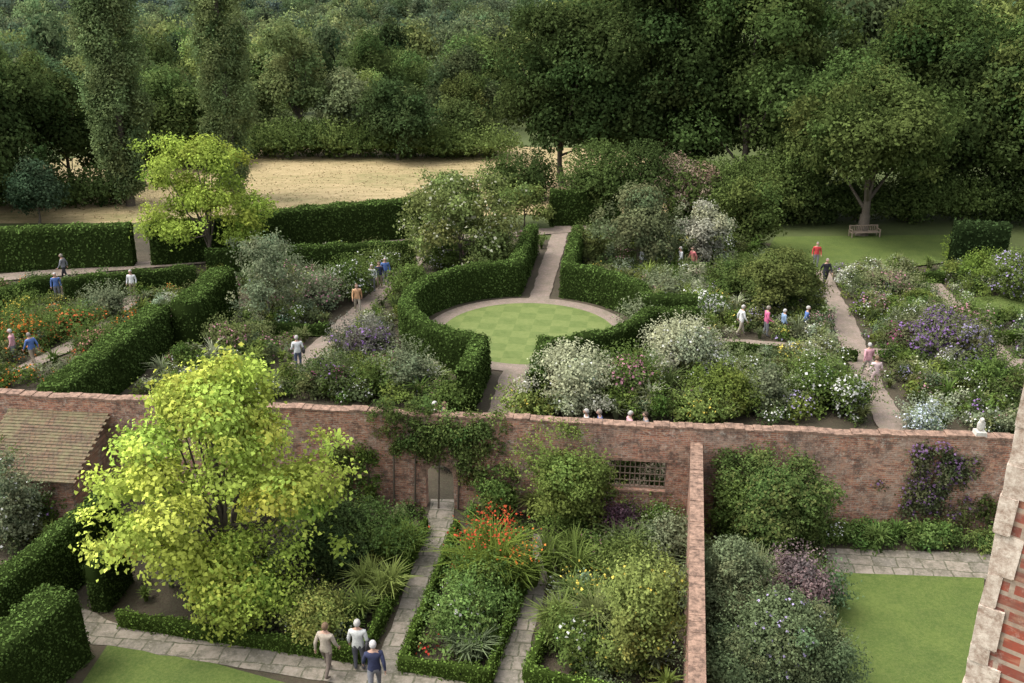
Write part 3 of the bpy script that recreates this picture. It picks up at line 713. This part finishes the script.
for a in [('crocosmia',487,588,522,80,(.13,.18,.04),(.5,.09,.04),.5),('crocosmia',520,590,545,50,(.11,.16,.04),ORG,.1),('day_lily',565,575,532,56,(.12,.17,.05),None,0),('iris',378,600,560,44,(.19,.24,.08),None,0),
 ('iris',470,660,628,50,(.16,.21,.13),None,0),('day_lily',400,560,525,50,(.10,.15,.04),None,0),('day_lily',585,610,575,56,(.12,.17,.06),YEL,.05),('ornamental_grass',540,520,490,30,(.14,.17,.06),None,0),
 ('iris',345,625,590,50,(.14,.19,.06),None,0),('day_lily',555,640,600,46,(.14,.19,.06),None,0),('ornamental_grass',730,380,352,40,(.17,.21,.1),None,0),('iris',630,560,525,50,(.13,.18,.08),None,0),
 ('yucca',705,590,540,44,(.14,.18,.11),None,0),('ornamental_grass',750,600,545,40,(.15,.18,.10),None,0),('ornamental_grass',600,640,590,40,(.15,.18,.08),None,0)]:
    spiky(a[0],*a[1:6],n=420,flower=a[6],ff=a[7])
def climber(name,P0,P1,u,z0,z1,w,col,nl,flower=None,ff=0,over=0,q0=.22,sm=1.0):
    s=line_s(P0,P1,u,(z0+z1)/2); dd=norm(P1-P0); nn=np.array([dd[1],-dd[0]]); mb=MB()
    for i in range(nl):
        ss=s+rng.normal(0,w*.3); z=rng.uniform(z0,z1); r=rng.uniform(.12,.38)*sm; q=q0+rng.uniform(-.05,.15)
        if over and z>3.6: q=rng.uniform(-.4,.4)
        p=P0+dd*ss+nn*q; lobe(mb,(p[0],p[1],z),(r,r*.6,r),.10,col,.9,.65,.2,flower,ff)
    p=P0+dd*s+nn*(q0+.03)
    if w>1.3 and q0>0: pp_=[(p[0]-dd[0]*.9,p[1]-dd[1]*.9,0),(p[0]-dd[0]*.8,p[1]-dd[1]*.8,z1*.6),(p[0],p[1],z1*.9)]
    else: pp_=[(p[0],p[1],0),(p[0]+.1,p[1],z1*.6),(p[0],p[1],z1*.9)]
    tube(mb,pp_,[.04,.03,.015],sides=5)
    mb.obj(name)
climber('climbing_rose',A,C,416,2.3,4.1,2.6,(.085,.125,.042),36,over=1)
climber('climbing_rose',A,C,462,2.3,3.9,2.6,(.09,.13,.045),32,over=1)
climber('climbing_rose',A,C,438,2.0,3.4,1.9,(.08,.12,.04),20)
climber('climbing_rose',A,C,482,1.2,3.4,1.6,(.09,.125,.045),22)
climber('wall_vine',A,C,368,.3,2.2,1.0,(.075,.115,.03),18)
climber('wall_vine',A,C,345,.4,2.4,.8,(.085,.115,.04),12)
climber('clematis',C,B,932,.8,3.4,2.0,(.095,.11,.06),46,(.20,.12,.22),.14)
climber('wall_vine',C,B,740,1.5,3.0,1.6,(.08,.115,.04),14)
climber('wall_vine',C,B,985,.2,1.3,1.6,(.08,.115,.04),14)
climber('wall_vine',A,C,590,.4,2.0,1.0,(.08,.115,.04),12)
climber('wall_vine',D0,D2,690,.3,2.2,3.0,(.08,.125,.04),20)
climber('climbing_rose',A,C,634,.3,2.8,2.6,(.065,.10,.035),40,q0=-1.1,sm=1.4)
climber('rose_bush',A,C,443,.2,1.4,2.4,(.055,.085,.03),26,q0=-2.8,sm=1.3)
# ---------------- borders -----------------------
SIL=(.28,.31,.24)
fl_l=[ORG,YEL,(.55,.15,.06),(.55,.32,.22),ORG]; fl_m=[WHT,PNK,GREENS[5],LIL,MAG]; fl_r=[PUR,WHT,PNK,LIL,WHT]
border('flower_border',G((-80,392),(-80,292),(90,285),(230,270),(60,392)),2.1,(.5,1.2),fl_l,.5)
border('flower_border',G((60,395),(235,268),(420,250),(430,262),(395,320),(470,412),(300,405)),2.3,(.5,1.4),fl_m,.35,greens=GREENS+[SIL])
border('flower_border',G((420,262),(440,250),(545,245),(545,262),(480,275)),2.4,(.6,1.4),fl_m,.2)
border('flower_border',G((590,275),(600,245),(800,252),(830,340),(890,430),(500,418),(520,390),(640,340),(640,290)),2.3,(.5,1.6),[WHT,PNK,WHT,LIL,YEL],.38,greens=GREENS+[SIL])
border('flower_border',G((830,272),(960,268),(1100,300),(1100,440),(900,440),(845,330)),2.3,(.5,1.4),fl_r,.5,greens=GREENS+[SIL])
LOW=[(.075,.13,.04),(.095,.15,.05),(.12,.175,.06)]
border('ground_cover',G((822,548),(840,505),(1060,505),(1060,554)),9,(.5,.95),[WHT,(.3,.35,.2)],.15,.11,(.3,.5),LOW,marg=.02)
border('foreground_border',G((125,608),(185,520),(300,500),(428,512),(365,648)),2.8,(.25,.8),[WHT,LIL],.08,.10,(.2,.5),GREENS)
border('foreground_border',G((455,515),(535,525),(530,570),(488,670),(402,655)),4.5,(.3,.7),[WHT,RED],.08,.10,(.2,.42),LOW,marg=.05)
border('foreground_border',G((552,522),(690,520),(690,700),(520,700),(550,620)),4.2,(.3,.9),[YEL,WHT,LIL],.1,.10,(.25,.5),GREENS,marg=.05)
border('foreground_border',G((705,525),(825,520),(845,760),(705,760)),4.0,(.35,.9),[PUR,WHT],.1,.10,(.25,.5),GREENS,marg=.05)
border('foreground_border',G((-60,560),(0,500),(110,485),(130,520),(60,545)),3.0,(.35,.9),[PUR,WHT],.1,.10,(.25,.5),GREENS)
# ---------------- bench --------------------------
def bench(loc,rot):
    e=empty('park_bench',loc); e.rotation_euler=(0,0,rot)
    def box(n,c,s):
        bm=bmesh.new(); bmesh.ops.create_cube(bm,size=1)
        for v in bm.verts: v.co=Vector((v.co.x*s[0]+c[0],v.co.y*s[1]+c[1],v.co.z*s[2]+c[2]))
        bmesh.ops.bevel(bm,geom=bm.edges[:],offset=.006,segments=1)
        me=bpy.data.meshes.new(n); bm.to_mesh(me); bm.free(); me.materials.append(WOOD); o=bpy.data.objects.new(n,me); root.objects.link(o); o.parent=e
    for i in range(4): box('seat_slat',(0,-.18+i*.12,.44),(2.2,.1,.03))
    for x in (-1.05,1.05):
        box('front_leg',(x,-.24,.32),(.07,.07,.64)); box('back_leg',(x,.28,.46),(.07,.06,.92)); box('arm_rest',(x,.0,.66),(.08,.56,.04))
    for i in range(15): box('back_slat',(-.95+i*.136,.28,.67),(.04,.03,.36))
    box('top_rail',(0,.28,.88),(2.03,.05,.07)); box('lower_rail',(0,.28,.475),(2.03,.04,.05))
bench(ground(864,238),.1)
# ---------------- people ------------------------
def skin_mesh(verts,edges,rads,roots,sub=1):
    bm=bmesh.new(); ly=bm.verts.layers.skin.verify(); vs=[bm.verts.new(v) for v in verts]
    for v,r in zip(vs,rads): v[ly].radius=r if isinstance(r,tuple) else (r,r)
    for i in roots: vs[i][ly].use_root=True
    for a,b in edges: bm.edges.new((vs[a],vs[b]))
    me=bpy.data.meshes.new('tmp'); bm.to_mesh(me); bm.free(); o=bpy.data.objects.new('tmp',me); root.objects.link(o)
    o.modifiers.new('s','SKIN'); m=o.modifiers.new('u','SUBSURF'); m.levels=sub; m.render_levels=sub
    dg=bpy.context.evaluated_depsgraph_get(); ev=bpy.data.meshes.new_from_object(o.evaluated_get(dg)); bpy.data.objects.remove(o); return ev
def body(name,stride=.0,arm=.1,lean=0.,woman=False):
    V=[];E=[];R=[];roots=[0]
    def v(p,r,par=None):
        V.append(p);R.append(r)
        if par is not None: E.append((par,len(V)-1))
        return len(V)-1
    L=lambda z:lean*(z-.95)
    pel=v((0,0,.95),(.165,.12)); wa=v((0,L(1.1),1.10),(.145 if not woman else .13,.11),pel); ch=v((0,L(1.28),1.28),(.165,.12),wa); uc=v((0,L(1.4),1.39),(.13,.09),ch)
    nk=v((0,L(1.47)+.01,1.47),.055,uc); v((0,L(1.55)+.02,1.56),.05,nk)
    hands=[]
    for sgn in (-1,1):
        st=stride*sgn
        hp=v((sgn*.09,0,.88),.098,pel); kn=v((sgn*.10,st*.45+.03,.50),.066,hp); an=v((sgn*.10,st*.9-(.05 if st<0 else 0),.10+(.05 if st<0 else 0)),.045,kn); v((sgn*.115,st*.9+.14,.045),.038,an)
        sh_=v((sgn*.175,L(1.4),1.385),.068,uc); el=v((sgn*.235,L(1.1)-st*.35-.02,1.12),.05,sh_); wr=v((sgn*.25,-st*.6+arm+L(.9),.88+abs(arm)*.4),.03,el)
        dirv=norm(np.array(V[wr])-np.array(V[el])); pm=np.array(V[wr])+dirv*.07; v(tuple(pm),(.022,.036),wr); hands.append((pm,dirv,sgn))
    for pm,dv,sgn in hands:
        fwd=norm(np.cross(dv,[sgn,0,0]))*sgn; fwd=fwd if fwd[1]>0 else -fwd
        for k,ln in enumerate((.07,.082,.075,.058)):
            b=pm+fwd*(.03-.02*k); i0=v(tuple(b),.010); roots.append(i0); m1=v(tuple(b+dv*ln*.55),.009,i0); v(tuple(b+dv*ln+np.array([-sgn*.022,0,0])),.007,m1)
        b=pm-dv*.03+fwd*.02; i0=v(tuple(b),.012); roots.append(i0); m1=v(tuple(b+fwd*.03+dv*.02),.010,i0); v(tuple(b+fwd*.04+dv*.05),.008,m1)
    me=skin_mesh(V,E,R,roots)
    bm=bmesh.new(); bm.from_mesh(me)
    for f in bm.faces:
        c=f.calc_center_median(); f.smooth=True
        if c.z<.085: f.material_index=3
        elif abs(c.x)>.19 and c.z<.90+abs(arm)*.3: f.material_index=0
        elif c.z>1.45: f.material_index=0
        elif c.z<(.86 if woman else .92): f.material_index=1
        else: f.material_index=2
    hy=L(1.6)+.03; hz=1.635
    def blob(c,s,mi,sub=2,cut=None):
        r=bmesh.ops.create_icosphere(bm,subdivisions=sub,radius=1)
        vs=r['verts']
        fs={f for v_ in vs for f in v_.link_faces}
        for v_ in vs:
            k=1.0
            if mi==0 and s[2]>.1: k=1-.22*max(0,-v_.co.z)
            v_.co=Vector((v_.co.x*s[0]*k+c[0],v_.co.y*s[1]*k+c[1],v_.co.z*s[2]+c[2]))
        for f in fs: f.material_index=mi; f.smooth=True
        if cut:
            dl=[f for f in fs if cut(f.calc_center_median())]; bmesh.ops.delete(bm,geom=dl,context='FACES')
    blob((0,hy,hz),(.076,.094,.116),0,3)
    blob((0,hy+.097,hz-.012),(.012,.018,.024),0,1)
    for s_ in (-1,1):
        blob((s_*.079,hy-.005,hz-.01),(.010,.02,.03),0,1); blob((s_*.03,hy+.084,hz+.01),(.012,.009,.008),5,1)
    blob((0,hy+.083,hz-.055),(.024,.008,.007),6,1)
    low=-.10 if woman else -.045
    blob((0,hy-.012,hz+.012),(.086,.100,.122),4,3,cut=lambda c:(c.y>hy+.03 and c.z<hz+.065) or c.z<hz+low or (c.y>hy+.0 and c.z<hz+.0))
    me2=bpy.data.meshes.new(name); bm.to_mesh(me2); bm.free()
    return me2
BOD=[body('person_standing',0,.08),body('person_walking',.26,.06,.05),body('person_walking_woman',-.22,.05,.04,True),body('person_standing_woman',0.04,.2,.02,True)]
cm={}
def cmat(c,nm='cloth'):
    k=tuple(c)+(nm,)
    if k not in cm: cm[k]=simple(nm,tuple(x*.8 for x in c),.85,14,tuple(min(1,x*1.1) for x in c))
    return cm[k]
SK=cmat((.38,.235,.17),'skin'); SHO=simple('shoe',(.05,.04,.035),.5); EYE=simple('eye',(.02,.02,.02),.3); LIP=simple('lip',(.3,.1,.09),.5)
BAGM=simple('bag_leather',(.03,.028,.03),.5)
HAIR=[(.36,.34,.31),(.21,.18,.15),(.07,.05,.035),(.42,.40,.38),(.14,.09,.055)]
def person(pos,shirt,trous,face,b=0,hair=0,sc=1.0,bag=False):
    me=BOD[b].copy()
    for m in (SK,cmat(trous),cmat(shirt),SHO,cmat(HAIR[hair],'hair'),EYE,LIP): me.materials.append(m)
    o=bpy.data.objects.new('man' if b<2 else 'woman',me); o.location=(pos[0],pos[1],.03); o.rotation_euler=(0,0,math.radians(face)); o.scale=(sc*1.12,sc*1.16,sc)
    root.objects.link(o)
    if bag:
        mb=MB(); n=10; V=[]
        for i,(rx,z) in enumerate(((.09,.0),(.15,.04),(.16,.2),(.12,.30),(.05,.33))):
            for j in range(n):
                t=2*math.pi*j/n; V.append((.26+rx*.45*math.cos(t),-.03+rx*math.sin(t),.80+z))
        Q=[(i*n+j,i*n+(j+1)%n,(i+1)*n+(j+1)%n,(i+1)*n+j) for i in range(4) for j in range(n)]
        Q+= [(0,1,2,3),(0,3,4,5),(0,5,6,7),(0,7,8,9)]
        mb.add(V,Q,(.02,.02,.02)); tube(mb,[(.24,-.03,1.1),(.22,-.02,1.3),(.08,-.03,1.46),(-.05,.0,1.44),],[.012]*4)
        bo=mb.obj('shoulder_bag',mats=[BAGM]*2); bo.parent=o
BE=(.33,.28,.22); W=(.58,.58,.56); NAVY=(.03,.035,.07); BLU=(.08,.14,.32); PK=(.48,.26,.28); RD=(.42,.05,.05); GY=(.17,.17,.18); TAN=(.26,.21,.15); BLK=(.03,.03,.035)
def at(u,v): return ground(u,v)
person(at(328,676),BE,(.14,.11,.09),-20,2,4,1.0); person(at(360,672),(.46,.46,.43),(.07,.07,.08),-5,0,0,1.0,True); person(at(376,697),NAVY,GY,10,1,3,1.03)
person(at(16,362),PK,GY,100,0,0); person(at(35,366),BLU,TAN,60,1,1); person(at(59,301),BLU,GY,200,0,3); person(at(134,298),W,TAN,180,0,0); person(at(66,281),GY,BLK,90,1,1)
person(at(299,369),W,(.08,.09,.14),20,3,0,1,True); person(at(325,272),W,BLK,190,0,3); person(at(358,271),BLK,GY,200,1,1)
person(at(358,313),(.52,.30,.16),(.3,.26,.2),195,2,4); person(at(373,292),W,GY,170,0,0); person(at(380,289),NAVY,TAN,190,3,2); person(at(386,285),BLU,GY,190,0,0)
for u,c,h,b in ((641,W,3,0),(655,NAVY,1,2),(668,GY,0,0),(680,W,0,1),(692,(.42,.13,.13),2,2)): person(at(u,273),c,GY,100+u%40,b,h)
person(at(740,336),W,(.3,.26,.2),-80,2,0); person(at(765,337),(.5,.12,.22),GY,-85,3,1); person(at(782,337),(.2,.28,.4),BLK,-80,0,3,.9); person(at(804,337),BLU,(.05,.06,.1),-100,1,0)
person(at(815,268),RD,GY,170,0,1); person(at(824,287),BLK,BLK,185,1,1,1.05)
person(at(866,377),PK,(.34,.3,.26),10,2,0); person(at(873,391),(.55,.42,.4),(.48,.36,.34),5,3,4)
for u,h,c in ((434,3,W),(444,4,NAVY),(587,0,W),(601,1,BLU),(630,0,PK),(647,2,GY)):
    s=line_s(A-nr*PO,C-nr*PO,u,1.6); q=(A-nr*PO)+d*s
    person((q[0],q[1],0),c,GY,90 if u%2 else -80,h%4,h)
sV=[(0,0,.0),(0,0,.14),(0,0,.24),(0,0,.33),(0,.01,.38),(0,.02,.50),(-.17,0,.26),(.17,0,.26)]
sm=skin_mesh(sV,[(0,1),(1,2),(2,3),(3,4),(4,5),(2,6),(2,7)],[(.12,.1),(.13,.1),(.15,.11),(.07,.07),(.08,.09),(.075,.085),(.07,.08),(.07,.08)],[0],2)
for pl in sm.polygons: pl.use_smooth=True
sm.materials.append(STATUE); so=bpy.data.objects.new('stone_bust',sm); s=line_s(C,B,980,3.9); q=C+norm(B-C)*s; so.location=(q[0],q[1],WH+.22); so.rotation_euler=(0,0,math.pi); root.objects.link(so)
pb=empty('bust_plinth'); prism_obj('plinth',[[(s-.2,WH+.0),(s+.2,WH),(s+.17,WH+.22),(s-.17,WH+.22)]],C,B,.36,STATUE,pb)
# ---------------- light / camera -----------------
w=bpy.data.worlds.new('World'); scene.world=w; w.use_nodes=True; nt=w.node_tree
sky=nt.nodes.new('ShaderNodeTexSky'); sky.sky_type='NISHITA'; sky.sun_disc=False
el=math.radians(60); az=math.radians(-90)
sky.sun_elevation=el; sky.sun_rotation=az; sky.dust_density=4
hs=nt.nodes.new('ShaderNodeHueSaturation'); hs.inputs['Saturation'].default_value=.3; hs.inputs['Value'].default_value=3.1
nt.links.new(sky.outputs[0],hs.inputs['Color'])
bg=nt.nodes['Background']; bg.inputs[1].default_value=.15; nt.links.new(hs.outputs[0],bg.inputs[0])
sl=bpy.data.lights.new('sun','SUN'); sl.energy=1.9; sl.angle=math.radians(28); sl.color=(1,.97,.92)
so=bpy.data.objects.new('sun',sl); root.objects.link(so)
dv=Vector((math.sin(az)*math.cos(el),math.cos(az)*math.cos(el),math.sin(el))); so.rotation_euler=dv.to_track_quat('Z','Y').to_euler()
cam=bpy.data.cameras.new('camera'); cam.sensor_width=36; cam.lens=F/1024*36; cam.clip_end=3000; cam.clip_start=.1
co=bpy.data.objects.new('camera',cam); co.location=(0,0,H); co.rotation_euler=(math.pi/2-TH,0,0); root.objects.link(co); scene.camera=co
scene.view_settings.view_transform='Standard'; scene.view_settings.look='None'; scene.view_settings.exposure=0
